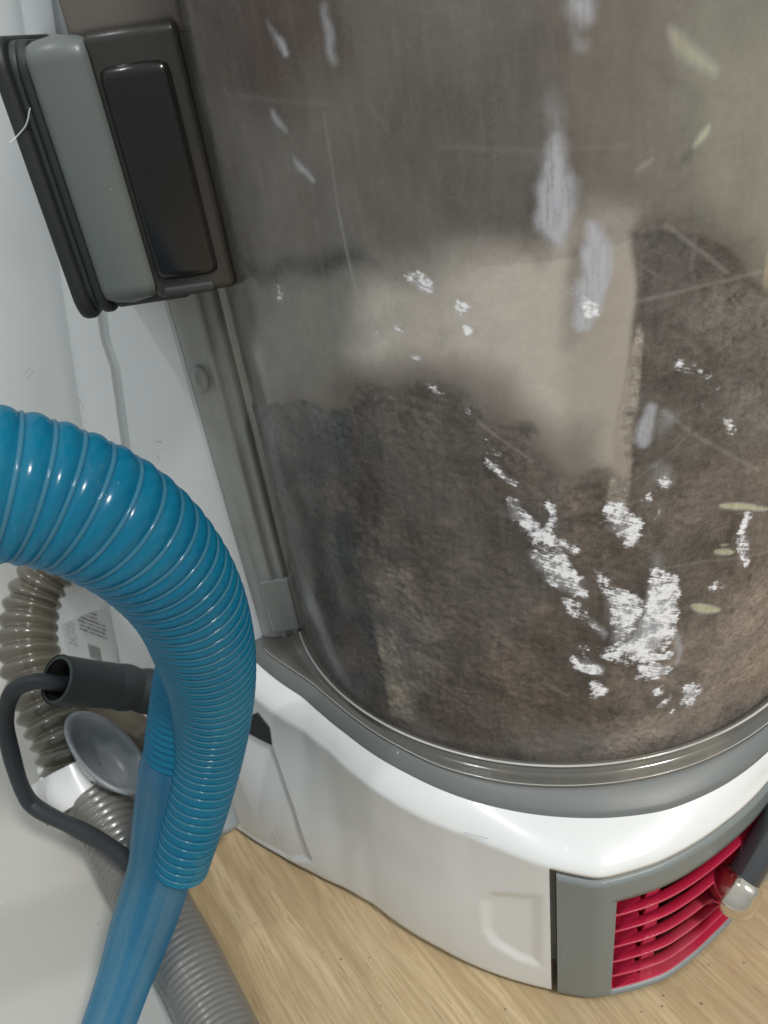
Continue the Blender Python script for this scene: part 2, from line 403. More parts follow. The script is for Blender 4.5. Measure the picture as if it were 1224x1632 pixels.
r_cr = polar_table([(-179, 13.5), (-172, 12.5), (-166, 11.4), (-158, 10.8), (-151, 10.3), (-144, 10.15), (-135, 10.25), (-125, 10.42), (-115, 10.58), (-110, 10.78), (-104, 11.1), (-97, 11.40), (-89, 11.12), (-78, 10.58), (-67, 10.1), (-40, 10.0), (0, 10.2), (150, 12.0)], .8)
r_fl = polar_table([(-179, 15.0), (-170, 14.2), (-163, 13.1), (-156, 12.2), (-149, 11.5), (-142, 10.95), (-136, 10.72), (-122, 10.84), (-113, 11.02), (-104, 11.2), (-97, 11.38), (-86, 11.12), (-76, 10.55), (-64, 10.0), (-40, 10.0), (0, 10.2), (150, 12.0)], .8)
ZC, ZL, ZU = 6.6, 7.12, 7.62
A0, A1 = math.radians(-103.2), math.radians(-8)         # where the grey grille panel sits
def r_wall(az, z):
    t = min(1, max(0, z / ZC)); t = t*t*(3 - 2*t) * .85 + t * .15
    r = r_fl(az) * (1 - t) + r_cr(az) * t
    if z < .5: r -= .25 * ((.5 - z) / .5)**2
    return r
def inpoly(x, y, P):
    c = False; j = len(P) - 1
    for i in range(len(P)):
        if (P[i][1] > y) != (P[j][1] > y) and x < (P[j][0]-P[i][0])*(y-P[i][1])/(P[j][1]-P[i][1]) + P[i][0]: c = not c
        j = i
    return c
def sdist(x, y, P):
    d = 1e9
    for i in range(len(P)):
        ax, ay = P[i-1]; bx, by = P[i]; t = ((x-ax)*(bx-ax) + (y-ay)*(by-ay)) / ((bx-ax)**2 + (by-ay)**2 + 1e-12); t = min(1, max(0, t))
        d = min(d, math.hypot(x-ax-t*(bx-ax), y-ay-t*(by-ay)))
    return -d if inpoly(x, y, P) else d
def wall_hit(px, py):
    """az (deg) and z where a view line meets the base wall"""
    r = ray(px, py)
    for t in np.linspace(14, 45, 1600):
        p = CAM + r / np.linalg.norm(r) * t
        if p[2] > ZC + .6: continue
        az = math.atan2(p[1]-BY, p[0]-BX); rr = math.hypot(p[0]-BX, p[1]-BY)
        if rr <= r_wall(az, max(0, p[2])): return (math.degrees(az) % 360 - 360 if az > 0 else math.degrees(az), p[2])
    return (math.degrees(az), 0)
FAC = [wall_hit(*p) for p in ((372, 1160), (418, 1150), (440, 1210), (468, 1290), (497, 1372), (440, 1362), (375, 1335))]
DIM = [wall_hit(*p) for p in ((762, 1430), (775, 1418), (869, 1424), (869, 1545), (830, 1535), (780, 1505), (765, 1480))]
def wall_disp(azd, z):
    d = 0
    if -175 < azd < -140 and z > .3:
        s = sdist(azd * .2, z, [(a*.2, b) for a, b in FAC]); t = min(1, max(0, -s / .10)); d -= .15 * t * (.55 + .45*min(1, max(0, (azd + 165) / 12)))
    if -118 < azd < A0*57.3 + 1:
        s = sdist(azd * .19, z, [(a*.19, b) for a, b in DIM]); t = min(1, max(0, -s / .42)); t = t*t*(3-2*t); d -= .10 * t
    return d
# housing shell: shelf from the ring out to the crease, then the wall down to the floor
ad = A0*57.29578
azs = np.radians(np.r_[np.arange(-185, ad - .05, .4), ad - .02, ad, ad + .05, np.arange(ad + .4, 176, .6)])
def shell(azl):
    G = []
    for t in (0, .15, .3, .45, .6, .75, .88, .95):
        G.append([pol(az, r_low(az)*(1-t) + (r_cr(az)-.12)*t, ZL - .02 - .30*t - .12*t**3) for az in azl])
    for dz, dr in ((.02, -.07), (-.05, -.02), (-.14, 0)):
        G.append([pol(az, r_cr(az) + dr, ZC + dz) for az in azl])
    for z in np.linspace(ZC - .2, .12, 76):
        G.append([pol(az, r_wall(az, z) + (wall_disp(math.degrees(az), z) if az <= A0 + .0005 else -.9), z) for az in azl])
    return G
G = shell(azs); grid('lower_housing', G, M['white'], vac, flip=True)
az3 = np.radians(np.arange(-8, 176, 2.)); grid('rear_housing', [[pol(a, r_wall(a, z), z) for a in az3] for z in (ZC-.3, 3, .1)], M['white'], vac, flip=True)
# end lip of the white housing against the panel
grid('housing_end_lip', [[pol(A0 + .004, r_wall(A0, z) + o, z) for o in (.03, -.02, -.5)] for z in np.linspace(ZC-.1, .06, 12)], M['white'], vac, flip=False)
# dark recess behind panel
az4 = np.radians(np.arange(-103.1, -7, 1.)); grid('recess_wall', [[pol(a, r_wall(a, z) - .95, z) for a in az4] for z in np.linspace(ZC-.3, .1, 6)], M['recess'], vac, flip=True)

# grey panel with the grille opening: built strip by strip round the opening
GO0, GO1 = math.radians(-94.6), math.radians(-14); ZT, ZB = 5.35, .58
def panel_pt(az, z, off=0): return pol(az, r_wall(az, z) + .05 + off, z)
panel = empty('grille_panel', (BX, BY, 0)); panel.parent = vac; panel.location = (0, 0, 0)
def strip(a0, a1, z0, z1, na, nz):
    return [[panel_pt(a, z) for a in np.linspace(a0, a1, na)] for z in np.linspace(z1, z0, nz)]
PA0 = math.radians(-102.3)
grid('panel_side', strip(PA0, GO0, .12, ZT - .0, 26, 20), M['grey_frame'], panel, flip=True)
grid('panel_side', [[panel_pt(PA0, z, o) for z in np.linspace(.12, 6.22, 8)] for o in (0, -.06, -.8)], M['grey_frame'], panel, flip=True)
def round_strip(a0, a1, z0, z1, na, edge_top):
    G = []
    for z, o in ([(z1 + .03, -.55), (z1 + .03, -.10), (z1 - .03, -.03), (z1 - .10, 0)] if edge_top else [(z1, -.14), (z1, 0)]): G.append([panel_pt(a, z, o) for a in np.linspace(a0, a1, na)])
    for z in np.linspace(z1 - .15, z0, 5): G.append([panel_pt(a, z) for a in np.linspace(a0, a1, na)])
    G.append([panel_pt(a, z0 - .02, -.05 if a > GO0 - .003 else -.001) for a in np.linspace(a0, a1, na)]); G.append([panel_pt(a, z0 - .02, -.6 if a > GO0 - .003 else -.002) for a in np.linspace(a0, a1, na)])
    return G
grid('panel_side', [[panel_pt(a, z, -.06) for a in np.linspace(PA0, GO0, 6)] for z in (.3, 5.9)], M['grey_frame'], panel, flip=True)
grid('panel_top_rail', round_strip(PA0, A1, ZT, 6.22, 160, True), M['grey_frame'], panel, flip=True)
grid('panel_bottom_rail', round_strip(GO0 - .002, A1, .12, ZB, 120, False), M['grey_frame'], panel, flip=True)
grid('panel_end', strip(GO1, A1, ZB, ZT, 6, 4), M['grey_frame'], panel, flip=True)
# red louvred grille
gr = empty('louvred_grille', (0, 0, 0)); gr.parent = vac; gr.location = (0, 0, 0)
POST = math.radians(-88.6)
grid('grille_back', [[pol(a, r_wall(a, z) - .88, z) for a in np.linspace(POST, GO1, 80)] for z in np.linspace(ZT+.1, ZB-.1, 8)], M['red_shade'], gr, flip=True)
def ramp_off(a): return -.10 - .62 * min(1, max(0, (a - GO0) / (POST - GO0)))**.8
grid('grille_back', [[pol(a, r_wall(a, z) + ramp_off(a) - .12, z) for a in np.linspace(GO0, POST, 12)] for z in np.linspace(ZT+.1, ZB-.1, 8)], M['red'], gr, flip=True)
NS = 6; pitch = (ZT - ZB) / NS
for i in range(NS + 1):
    z = ZT - i * pitch; q = .1 if i == NS else 1
    if i == 0: z -= .02
    if i == NS: z += .06
    A = np.linspace(GO0, GO1, 130); G = []
    for dz, o in ((-.95, -.62), (-.42, -.44), (-.08, -.30), (-.01, -.05), (-.02, -.02), (-.055, -.02), (-.09, -.06), (-.30, -.40), (-1.0, -.62)):
        G.append([pol(a, r_wall(a, z) + max(o, -.9) , z + dz * q) for a in A])
    grid('slat', G, M['red'], gr, flip=True)
# little slanted end plates and the upright post
for i in range(NS):
    z1 = ZT - i * pitch; z0 = z1 - pitch
    G = []
    for t in np.linspace(0, 1, 5):
        G.append([pol(GO0 + .008 + .05*t, r_wall(GO0, z0) - .04 - .5*o, z0 + .04 + (pitch*.80) * t) for o in (0, .5, 1)])
    grid('slat_end', G, M['red'], gr)
def block(name, a0, a1, z0, z1, o0, o1, mt, par, na=8):
    A = np.linspace(a0, a1, na)
    G = [[pol(a, r_wall(a, z) + o, z) for a in A] for z, o in ((z1, o0), (z1, o1 - .03), (z1 - .03, o1), (z0 + .03, o1), (z0, o1 - .03), (z0, o0))]
    V = [p for r in G for p in r]; fs = [f[::-1] for f in grid_faces(na, 6)]
    fs += [tuple(j*na for j in range(6)), tuple(j*na + na - 1 for j in range(6))[::-1]]
    return mesh(name, V, fs, mt, par, False)
for i in range(NS):
    z1 = ZT - i * pitch; block('post', POST - .018, POST + .018, z1 - pitch + .05, z1 - .10, -.8, -.24, M['red'], gr)
# red boss and chrome badge bar
bz = 2.15
P = []
for a in np.radians(np.arange(-79, -14, 1.5)): P.append(pol(a, r_wall(a, bz) - .55, bz + .1))
P = np.array(P); t = np.linspace(0, 1, len(P)); R = np.clip(np.sqrt(np.clip(t / .14, 0, 1)), .05, 1) * .80
sweep('badge_boss', P, R, M['red'], vac, 28, caps=True)
P = []
for px, py in ((1140, 1432), (1153, 1405), (1174, 1368), (1200, 1322), (1232, 1270), (1276, 1200)):
    a_, z_ = wall_hit(px, py); a_ = math.radians(a_); P.append(pol(a_, r_wall(a_, z_) + .42, z_ + .05))
P = resample(catmull(P, 12), .08)[0]; t = np.arange(len(P)) / 7.0; R = .70 * np.sqrt(np.clip(1 - (1 - np.clip(t, .01, 1))**2, 0, 1)) - .12*np.clip(t - 1.2, 0, 1)
sweep('chrome_badge', P[:17], np.minimum(R[:17], np.sqrt(np.clip((17.6 - np.arange(17)) / 5, .02, 1)) * .70), M['chrome'], vac, 32, flat=.85, caps=True)
sweep('badge_arm', P[9:], R[9:] * .80, M['chrome_reflection'], vac, 32, flat=.8, caps=True)

# grey ring and clear rim
az5 = np.radians(np.arange(-186, 174, .6))
def ringgrid(rows): return [[pol(a, f(a), z) for a in az5] for f, z in rows]
grid('bin_seat_ring', ringgrid([(lambda a: r_up(a) - .3, ZU - .10), (lambda a: r_up(a) + .02, ZU - .08), (lambda a: r_up(a) + .10, ZU - .10),
     (lambda a: r_low(a) - .10, ZL + .16), (lambda a: r_low(a) - .03, ZL + .09), (lambda a: r_low(a), ZL - .02), (lambda a: r_low(a), ZL - .2)]), M['grey'], vac, flip=True)
dustbin = empty('dust_bin', (0, 0, 0)); dustbin.parent = vac; dustbin.location = (0, 0, 0)
az6 = np.radians(np.arange(-172, 170, .6))
def mixr(t): return lambda a: (BR - .02) * (1 - t) + r_up(a) * t
def rimg(rows): return [[pol(a, f(a), z) for a in az6] for f, z in rows]
grid('bin_rim', rimg([(lambda a: BR + .004, ZU + .34), (lambda a: BR + .03, ZU + .24), (mixr(.10), ZU + .16), (mixr(.22), ZU + .14), (mixr(.28), ZU + .08), (mixr(.34), ZU + .04), (mixr(.6), ZU + .015), (mixr(.88), ZU + .01), (mixr(.97), ZU - .01), (mixr(1.0), ZU - .04), (mixr(1.0), ZU - .09)]), M['rim'], dustbin, flip=True)

M['rim_glint'] = plastic('clear_rim_glint', (.66, .65, .62), .10, .5, (.25, .23, .19), trans=.25, coat=1.0)  # pale bead painted in for the glossy highlight along the rim
for rr_, zz_, w_ in ((BR + .05, ZU + .26, .035), (9.46, ZU - .0, .012)):
    P = np.array([pol(a, rr_ if rr_ < 9.2 else r_up(a) - .02, zz_) for a in np.radians(np.arange(-168, -20, .7))])
    sweep('rim_glint_bead', P, w_, M['rim_glint'], dustbin, 8)
# ------------------------------------------------------------------ marks and dust painted over fine grids in arc/height space
def seg_sdf(U, Vv, P):
    P = np.array(P); d = np.full(U.shape, 1e9); ins = np.zeros(U.shape, bool)
    for i in range(len(P)):
        a, b = P[i-1], P[i]; e = b - a; t = np.clip(((U-a[0])*e[0] + (Vv-a[1])*e[1]) / (e @ e + 1e-12), 0, 1)
        d = np.minimum(d, np.hypot(U-a[0]-t*e[0], Vv-a[1]-t*e[1]))
        if a[1] != b[1]:
            c = ((a[1] > Vv) != (b[1] > Vv)) & (U < (b[0]-a[0])*(Vv-a[1])/(b[1]-a[1]) + a[0]); ins ^= c
    return np.where(ins, -d, d)
def line_d(U, Vv, P):
    d = np.full(U.shape, 1e9)
    for i in range(len(P)-1):
        a, b = np.array(P[i]), np.array(P[i+1]); e = b - a; t = np.clip(((U-a[0])*e[0] + (Vv-a[1])*e[1]) / (e @ e + 1e-12), 0, 1)
        d = np.minimum(d, np.hypot(U-a[0]-t*e[0], Vv-a[1]-t*e[1]))
    return d
def smoothst(x): x = np.clip(x, 0, 1); return x*x*(3-2*x)
def cyl_grid(rad, u0, u1, v0, v1, step):
    u = np.arange(u0, u1 + step, step); v = np.arange(v0, v1 + step, step)
    U, Vv = np.meshgrid(u, v); az = U / rad - math.pi
    co = np.stack([BX + rad*np.cos(az), BY + rad*np.sin(az), Vv], -1).reshape(-1, 3)
    return U, Vv, co
def cyl_mesh(name, U, Vv, co, mt, parent, attr, data):
    nv, nu = U.shape; me = bpy.data.meshes.new(name)
    off = np.array(parent_origin(parent))
    i = np.arange((nv-1)*(nu-1)); r, c = i // (nu-1), i % (nu-1); a = r*nu + c
    q = np.stack([a, a+1, a+1+nu, a+nu], -1).astype(np.int32)
    me.vertices.add(len(co)); me.vertices.foreach_set('co', (co*S - off).astype(np.float32).ravel())
    me.loops.add(q.size); me.loops.foreach_set('vertex_index', q.ravel())
    me.polygons.add(len(q)); me.polygons.foreach_set('loop_start', np.arange(0, q.size, 4, dtype=np.int32)); me.polygons.foreach_set('loop_total', np.full(len(q), 4, np.int32))
    me.polygons.foreach_set('use_smooth', np.ones(len(q), bool)); me.update(calc_edges=True)
    l = me.uv_layers.new(name='cm'); uv = np.stack([U.ravel(), Vv.ravel()], -1)[q.ravel()]; l.data.foreach_set('uv', uv.astype(np.float32).ravel())
    if attr:
        at_ = me.attributes.new(attr, 'FLOAT_COLOR', 'POINT'); at_.data.foreach_set('color', data.reshape(-1, 4).astype(np.float32).ravel())
    me.materials.append(mt); return link(bpy.data.objects.new(name, me), parent)
UL, UR = uvc(500, 1000)[0] - 3.0, 9.0 * math.radians(180 - 45)
UL = 9.0 * math.radians(3)
U, Vv, co = cyl_grid(BR, UL, UR, ZU + .3, 31.0, .035)
D = np.zeros(U.shape + (4,))
wr = rng.normal(size=(60, 3)); WU = np.zeros(U.shape); WV = np.zeros(U.shape)
for q, (kx, ky, ph_) in enumerate(wr):
    fr = 1.5 * 1.06**q; am = .22 / (1 + fr); WU += am*np.sin(fr*(kx*U + ky*Vv) + ph_*6)*.35; WV += am*np.sin(fr*(ky*U - kx*Vv) + ph_*9)*.5
def chaikin(P, it=2):
    P = np.array(P, float)
    for _ in range(it):
        Q = np.roll(P, -1, 0); P = np.stack([P*.8 + Q*.2, P*.2 + Q*.8], 1).reshape(-1, 2)
    return [tuple(p) for p in P]
def soft_poly(ch, pts, soft, val=1.0):
    pts = chaikin(pts)
    Pq = [uvc(*p) for p in pts]; us = [p[0] for p in Pq]; vs = [p[1] for p in Pq]; m_ = soft*2 + .05
    j = (U > min(us)-m_) & (U < max(us)+m_) & (Vv > min(vs)-m_) & (Vv < max(vs)+m_)
    s = seg_sdf(U[j] + WU[j]*.7, Vv[j] + WV[j]*.7, Pq); D[..., ch][j] = np.maximum(D[..., ch][j], val * smoothst(.5 - s / soft / 2 + .0))
HARD = [  # white rubbed streaks on the outside of the bin
 [(632,420),(650,415),(683,442),(680,452),(655,446)], [(636,436),(652,430),(668,448),(655,450)],
 [(778,707),(800,722),(798,726),(776,711)], [(775,722),(800,735),(797,738)], [(785,750),(812,760),(828,772),(826,778),(795,765)], [(780,738),(790,742),(800,752),(786,748)],
 [(842,733),(852,738),(850,745),(840,742)], [(818,795),(842,805),(862,822),(866,842),(842,838),(825,815)], [(877,788),(889,800),(889,832),(878,836),(878,812)],
 [(845,850),(860,838),(882,850),(902,880),(914,912),(925,945),(905,945),(880,935),(862,895)], [(868,842),(900,860),(935,872),(936,880),(905,875),(880,860)], [(840,872),(852,868),(860,880),(848,888)],
 [(890,955),(905,958),(936,985),(930,993),(905,986)], [(925,985),(960,1005),(970,1020),(945,1010)],
 [(938,900),(946,905),(944,915),(938,910)], [(945,918),(962,920),(985,935),(1012,945),(1032,965),(1020,972),(1012,985),(1010,1012),(985,1012),(972,975),(958,940)],
 [(1038,912),(1060,915),(1075,945),(1078,985),(1070,1012),(1048,1040),(1020,1052),(975,1046),(958,1030),(990,1020),(1022,1012),(1032,955)],
 [(1022,1064),(1045,1056),(1070,1060),(1067,1076),(1045,1086),(1024,1080)], [(1038,1044),(1070,1040),(1068,1052),(1036,1055)],
 [(915,1042),(926,1050),(962,1066),(955,1076),(916,1070)], [(925,1030),(940,1035),(950,1048),(932,1046)], [(935,1086),(970,1094),(965,1108),(946,1113),(933,1100)],
 [(1092,1090),(1118,1092),(1115,1115),(1098,1126),(1087,1110)], [(1045,1095),(1062,1090),(1058,1100)], [(1050,1122),(1068,1106),(1066,1112),(1055,1124)], [(1064,1130),(1074,1126),(1070,1134)], [(1006,1078),(1018,1078),(1020,1085),(1008,1084)],
 [(965,800),(990,802),(1012,818),(1018,840),(1015,855),(1000,872),(985,848),(968,832)], [(1020,790),(1032,782),(1028,794)],
 [(1072,578),(1082,580),(1086,588),(1076,588)], [(1095,592),(1110,590),(1126,602),(1122,607),(1100,602)], [(1128,616),(1144,618),(1140,622)], [(1117,638),(1128,640),(1126,647),(1119,646)], [(1158,662),(1178,668),(1172,676),(1160,672)],
 [(1182,820),(1196,830),(1194,860),(1200,885),(1190,900),(1184,880),(1178,850)], [(1130,928),(1160,932),(1140,938)],
 [(903,465),(920,470),(945,490),(944,503),(922,500),(905,486)], [(722,470),(735,475),(748,486),(740,488),(726,480)],
 [(655,560),(672,568),(682,580),(665,574)], [(685,622),(700,628),(712,638),(700,640)], [(744,652),(756,655),(752,662)], [(1040,760),(1052,755),(1060,772),(1046,772)], [(1042,800),(1050,798),(1048,822),(1042,820)],
 [(603,530),(607,532),(606,560),(603,556)], [(448,462),(452,470),(446,484),(444,474)],
 [(740,512),(752,522),(748,528)], [(772,545),(785,552),(780,562)], [(634,518),(650,524),(640,524)]]
SOFT = [
 ([(906,-8),(950,-8),(948,20),(944,38),(925,42),(912,25)], .10, .85), ([(908,48),(918,52),(932,78),(922,76)], .08, .5),
 ([(874,140),(882,160),(890,190),(890,215),(880,215)], .12, .45), ([(878,205),(893,215),(903,245),(912,285),(905,330),(904,370),(893,398),(872,392),(858,372),(853,340),(858,308),(863,268),(870,230)], .09, .92),
 ([(938,355),(958,372),(972,402),(968,440),(955,480),(940,512),(915,536),(905,520),(903,480),(916,452),(932,410)], .06, .95),
 ([(426,40),(440,60),(448,70),(436,66)], .06, .5), ([(436,62),(446,60),(462,88),(460,98),(445,84)], .04, .85), ([(508,0),(522,12),(538,92),(532,94),(516,52)], .06, .65),
 ([(438,180),(447,190),(457,215),(456,226),(446,208)], .05, .7), ([(466,256),(485,275),(504,300),(498,302),(476,276)], .04, .75), ([(650,440),(680,446),(684,454),(660,452)], .04, .8),
 ([(1028,644),(1040,655),(1034,700),(1020,716),(1006,706),(1010,680)], .05, .75), ([(1048,660),(1070,670),(1066,690),(1046,690)], .10, .35),
 ([(1076,985),(1085,1010),(1086,1045),(1078,1064),(1076,1040),(1072,1010)], .05, .5), ([(840,870),(900,880),(925,940),(905,948),(868,915)], .10, .5),
 ([(965,930),(1025,960),(1015,1010),(990,1035),(972,990)], .10, .55), ([(1040,915),(1078,950),(1072,1010),(1030,1050),(975,1040),(1015,1010)], .08, .8),
 ([(1025,1062),(1070,1060),(1050,1084),(1026,1080)], .05, .8), ([(920,1040),(960,1065),(950,1076),(918,1068)], .07, .45), ([(938,1088),(968,1096),(948,1112)], .05, .7), ([(1092,1090),(1118,1095),(1100,1124)], .05, .7),
 ([(970,805),(1012,820),(1015,850),(995,862),(972,830)], .08, .5), ([(820,800),(862,825),(862,840),(830,820)], .06, .5), ([(930,985),(970,1010),(960,1020)], .06, .5),
 ([(785,748),(828,774),(800,766)], .05, .5), ([(1180,820),(1196,850),(1198,890),(1184,880)], .07, .4), ([(1030,740),(1060,745),(1066,775),(1040,775)], .08, .3), ([(1040,880),(1052,885),(1060,910),(1042,905)], .08, .3)]
YEL = [([(1060,45),(1078,48),(1110,78),(1148,112),(1140,120),(1112,108),(1075,85)], .10, .6), ([(1146,804),(1170,802),(1224,808),(1224,815),(1180,814),(1150,811)], .04, .9), ([(1138,876),(1160,874),(1175,879),(1162,886),(1140,884)], .04, .85),  # the two streaks highest up are blurry reflections painted in
 ([(1100,963),(1118,961),(1150,970),(1148,976),(1122,978),(1104,972)], .04, .85), ([(1146,866),(1166,868),(1150,872)], .03, .7), ([(1134,194),(1128,215),(1104,238),(1112,215)], .06, .9), ([(1045,248),(1035,262),(1010,276),(1022,262)], .05, .35)]
def smear_clip(): pass
def grow(p, g):
    c = np.mean(np.array(p, float), 0); return [tuple(c + (np.array(q) - c) * g) for q in p]
for p in HARD:
    e = np.ptp(np.array(p), axis=0).max(); soft_poly(0, grow(p, 1.18 if e > 40 else 1.18 + .4*(40-e)/40), .13, .95)
for p, s, v in SOFT: soft_poly(1, p, s*1.7, v)
WU *= .25; WV *= .25
for p, s, v in YEL: soft_poly(1, p, s, v); soft_poly(2, p, s*1.5, 1.0)
def scratch(pts, wd, val):
    Pq = [uvc(*p) for p in pts]; us = [p[0] for p in Pq]; vs = [p[1] for p in Pq]
    j = (U > min(us)-.2) & (U < max(us)+.2) & (Vv > min(vs)-.2) & (Vv < max(vs)+.2)
    d = line_d(U[j], Vv[j], Pq); D[..., 3][j] = np.maximum(D[..., 3][j], val * smoothst(1.2 - d / wd))
for a in ([[(1060,358),(1110,395),(1160,435)], .05, .6], [[(985,400),(1050,440)], .04, .4], [[(970,490),(1060,470),(1140,450),(1224,430)], .05, .5], [[(1055,655),(1110,695),(1210,750)], .06, .45],
          [[(538,330),(552,400),(572,480)], .035, .8], [[(515,180),(530,270),(538,330)], .04, .4], [[(700,233),(850,240),(1000,232)], .05, .2], [[(1100,430),(1110,380)], .05, .3], [[(760,672),(820,715),(850,735)], .035, .6],
          [[(1060,905),(1120,895),(1224,880)], .05, .4], [[(870,1090),(905,1108)], .08, .35], [[(360,150),(520,165)], .06, .2], [[(640,655),(650,648),(660,655)], .05, .3], [[(590,170),(620,210)], .05, .2], [[(940,810),(1060,730),(1100,690)], .04, .25]): scratch(*a)
binw = cyl_mesh('bin_wall', U, Vv, co, M['bin'], dustbin, 'marks', D)
# the rest of the bin wall, round the back
U2, V2, co2 = cyl_grid(BR, UR, 9*math.radians(358), ZU+.3, 31.0, .5)
cyl_mesh('bin_wall_rear', U2, V2, co2, M['bin'], dustbin, 'marks', np.zeros(U2.shape + (4,)))
# bin lid, above the picture
cap = [[pol(a, r, z) for a in np.radians(np.arange(0, 360, 6))] for r, z in ((9.3, 30.6), (9.35, 31.2), (9.2, 32.2), (7.5, 33.2), (.05, 33.4))]
grid('bin_lid', cap, M['grey'], dustbin, closed=True)

# clinging dust inside the wall, with a reflection and lit cradle painted in
RF = 8.82
U, Vv, co = cyl_grid(RF, RF*math.radians(1), RF*math.radians(135), ZU + .1, 31.0, .05)
dens = np.full(U.shape, .16); colr = np.zeros(U.shape + (3,)); colr[:] = (.30, .285, .26)
uw, vw = np.zeros(U.shape), np.zeros(U.shape)
lo = rng.normal(size=(40, 4))
for kx, ky, ph, amp in lo:                                 # wavy edges
    f1, f2 = kx*2.2, ky*2.2; ww = .09*amp / (1 + .25*abs(kx)+.25*abs(ky)); uw += ww*np.sin(f1*U + f2*Vv + ph*5)*.45; vw += ww*np.cos(f1*Vv - f2*U + ph*7)*.45
def blob(pts, soft, c, dn, wav=1.0, cmix=1.0):
    global dens
    Pq = [uvc(*p, RF) for p in pts]; s = seg_sdf(U + uw*wav, Vv + vw*wav, Pq); a = smoothst(.5 - s/soft/2)
    dens = dens*(1-a) + (np.maximum(dens, dn) if dn > 0 else -dn)*a
    for i in range(3): colr[..., i] = colr[..., i]*(1 - a*cmix) + c[i]*a*cmix
BROWN = (.105, .079, .064)
blob([(250,-200),(1300,-200),(1300,120),(1050,200),(860,390),(760,405),(560,425),(380,440),(330,200)], .22, (.27, .25, .225), .68)
blob([(300,-60),(560,-60),(560,130),(440,170),(340,150)], .7, (.15, .105, .088), .66)
blob([(860,-100),(1090,-100),(1080,330),(1000,360),(900,350),(870,200)], .6, (.31, .265, .225), .72)
blob([(1070,-120),(1300,-120),(1300,470),(1200,460),(1150,370),(1090,330),(1060,200)], .8, (.46, .45, .375), .76)
blob([(1110,-120),(1300,-120),(1300,60),(1130,90)], .8, (.36, .36, .31), .76)
blob([(640,100),(860,60),(860,385),(760,400),(600,420),(560,300)], .8, (.19, .175, .157), .70)
blob([(560,440),(700,410),(820,385),(930,350),(1012,345),(1012,560),(960,720),(900,770),(850,710),(780,650),(660,620),(520,640),(440,680),(400,560),(440,450)], .50, (.86, .81, .75), .74)  # brightness of the lit cradle behind, painted into the film colour
blob([(400,440),(560,430),(560,620),(430,700)], .6, (.42, .41, .38), .58)
blob([(380,420),(560,395),(600,420),(400,450)], .2, (.13, .13, .125), .62)
blob([(900,350),(1014,350),(1010,600),(990,800),(930,790),(895,740),(905,500)], .25, (.64, .58, .53), .76, .3)
blob([(1015,374),(1060,362),(1120,374),(1165,400),(1190,450),(1240,470),(1300,500),(1300,950),(985,950),(1000,700)], .10, (.115, .102, .092), .93, .6)
blob([(1130,500),(1300,470),(1300,700),(1160,680)], .9, (.21, .205, .19), .88)
blob([(430,640),(520,600),(600,575),(720,580),(800,610),(880,690),(960,690),(960,800),(800,760),(600,700),(430,760)], .5, (.30, .265, .235), .70)
blob([(418,760),(432,720),(460,690),(510,655),(560,640),(640,634),(720,634),(780,658),(830,700),(862,738),(900,770),(935,765),(965,745),(1000,760),(1224,700),(1340,800),(1300,1160),(1100,1260),(900,1290),(700,1260),(560,1190),(420,1080)], .42, BROWN, .985, 1.6)
blob([(870,780),(1000,760),(1300,700),(1300,1100),(1015,1000),(900,930)], .9, (.175, .138, .120), .97)
blob([(1000,1000),(1300,850),(1300,1300),(850,1300),(950,1180)], .7, (.29, .23, .20), .98)
blob([(500,690),(580,660),(700,700),(840,770),(870,880),(880,1000),(780,1000),(600,900),(560,780)], .7, (.066, .049, .040), .99)
blob([(570,640),(640,632),(740,640),(700,700),(600,720)], .3, (.15, .13, .11), .9, 1.5)
blob([(640,930),(760,900),(1000,1010),(900,1110),(740,1080)], .7, (.105, .079, .065), .99)
blob([(555,880),(640,900),(700,1000),(640,1140),(600,1110),(570,960)], .35, (.20, .168, .142), .98)
blob([(592,1000),(625,1000),(655,1150),(622,1140)], .10, (.33, .29, .24), .98, .3)
blob([(1020,518),(1028,535),(1022,650),(1010,720),(1000,830),(965,830),(985,690),(1005,580)], .05, (.52, .46, .41), .74, .2)
blob([(395,640),(480,640),(552,660),(556,800),(580,960),(618,1120),(600,1160),(380,1060)], .08, (.050, .072, .082), .975, .25, .72)  # dark bluish reflection at the left, painted into the dust colour
blob([(560,1150),(700,1195),(850,1215),(1000,1205),(1224,1100),(1224,1180),(900,1290),(560,1220)], .3, (.25, .215, .185), .97)
for _ in range(120):                                        # separate clumps and pits
    px, py = rng.uniform(440, 1200), rng.uniform(660, 1150); q = rng.uniform(8, 26); c0 = rng.uniform(.5, 1.5)
    if 820 < px < 1030 and py < 800: continue
    a0 = rng.uniform(0, 6.28); pts = [(px + q*(1 + .6*rng.uniform())*math.cos(a0 + t), py + .6*q*(1 + .6*rng.uniform())*math.sin(a0 + t)) for t in np.linspace(0, 5.5, 7)]
    blob(pts, .10, tuple(np.array(BROWN)*c0), .9, 1.5, .55)
rad_ = 0.06 * np.sin(U*5 + uw*20) * smoothst((dens - .6) / .4)
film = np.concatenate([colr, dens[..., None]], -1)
az = U / RF - math.pi
u_mid = uvc(800, 900, RF)[0]
thick = smoothst((dens - .72) / .26); relief = np.zeros(U.shape); fl_ = relief.ravel(); uf, vf = U.ravel(), Vv.ravel(); tf = thick.ravel()
for i in np.nonzero(tf > .02)[0]:
    x, y = uf[i], vf[i]
    fl_[i] = (.14*mnoise.noise((x*.9, y*.9, 1)) + .10*abs(mnoise.noise((x*2.4, y*2.6, 5))) + .075*mnoise.noise((x*5.5, y*6, 9)) + .05*abs(mnoise.noise((x*11, y*11, 2))) + .03*mnoise.noise((x*19, y*19, 7))) * tf[i] * (1 - .55*float(smoothst((x - u_mid) / 5.0)))
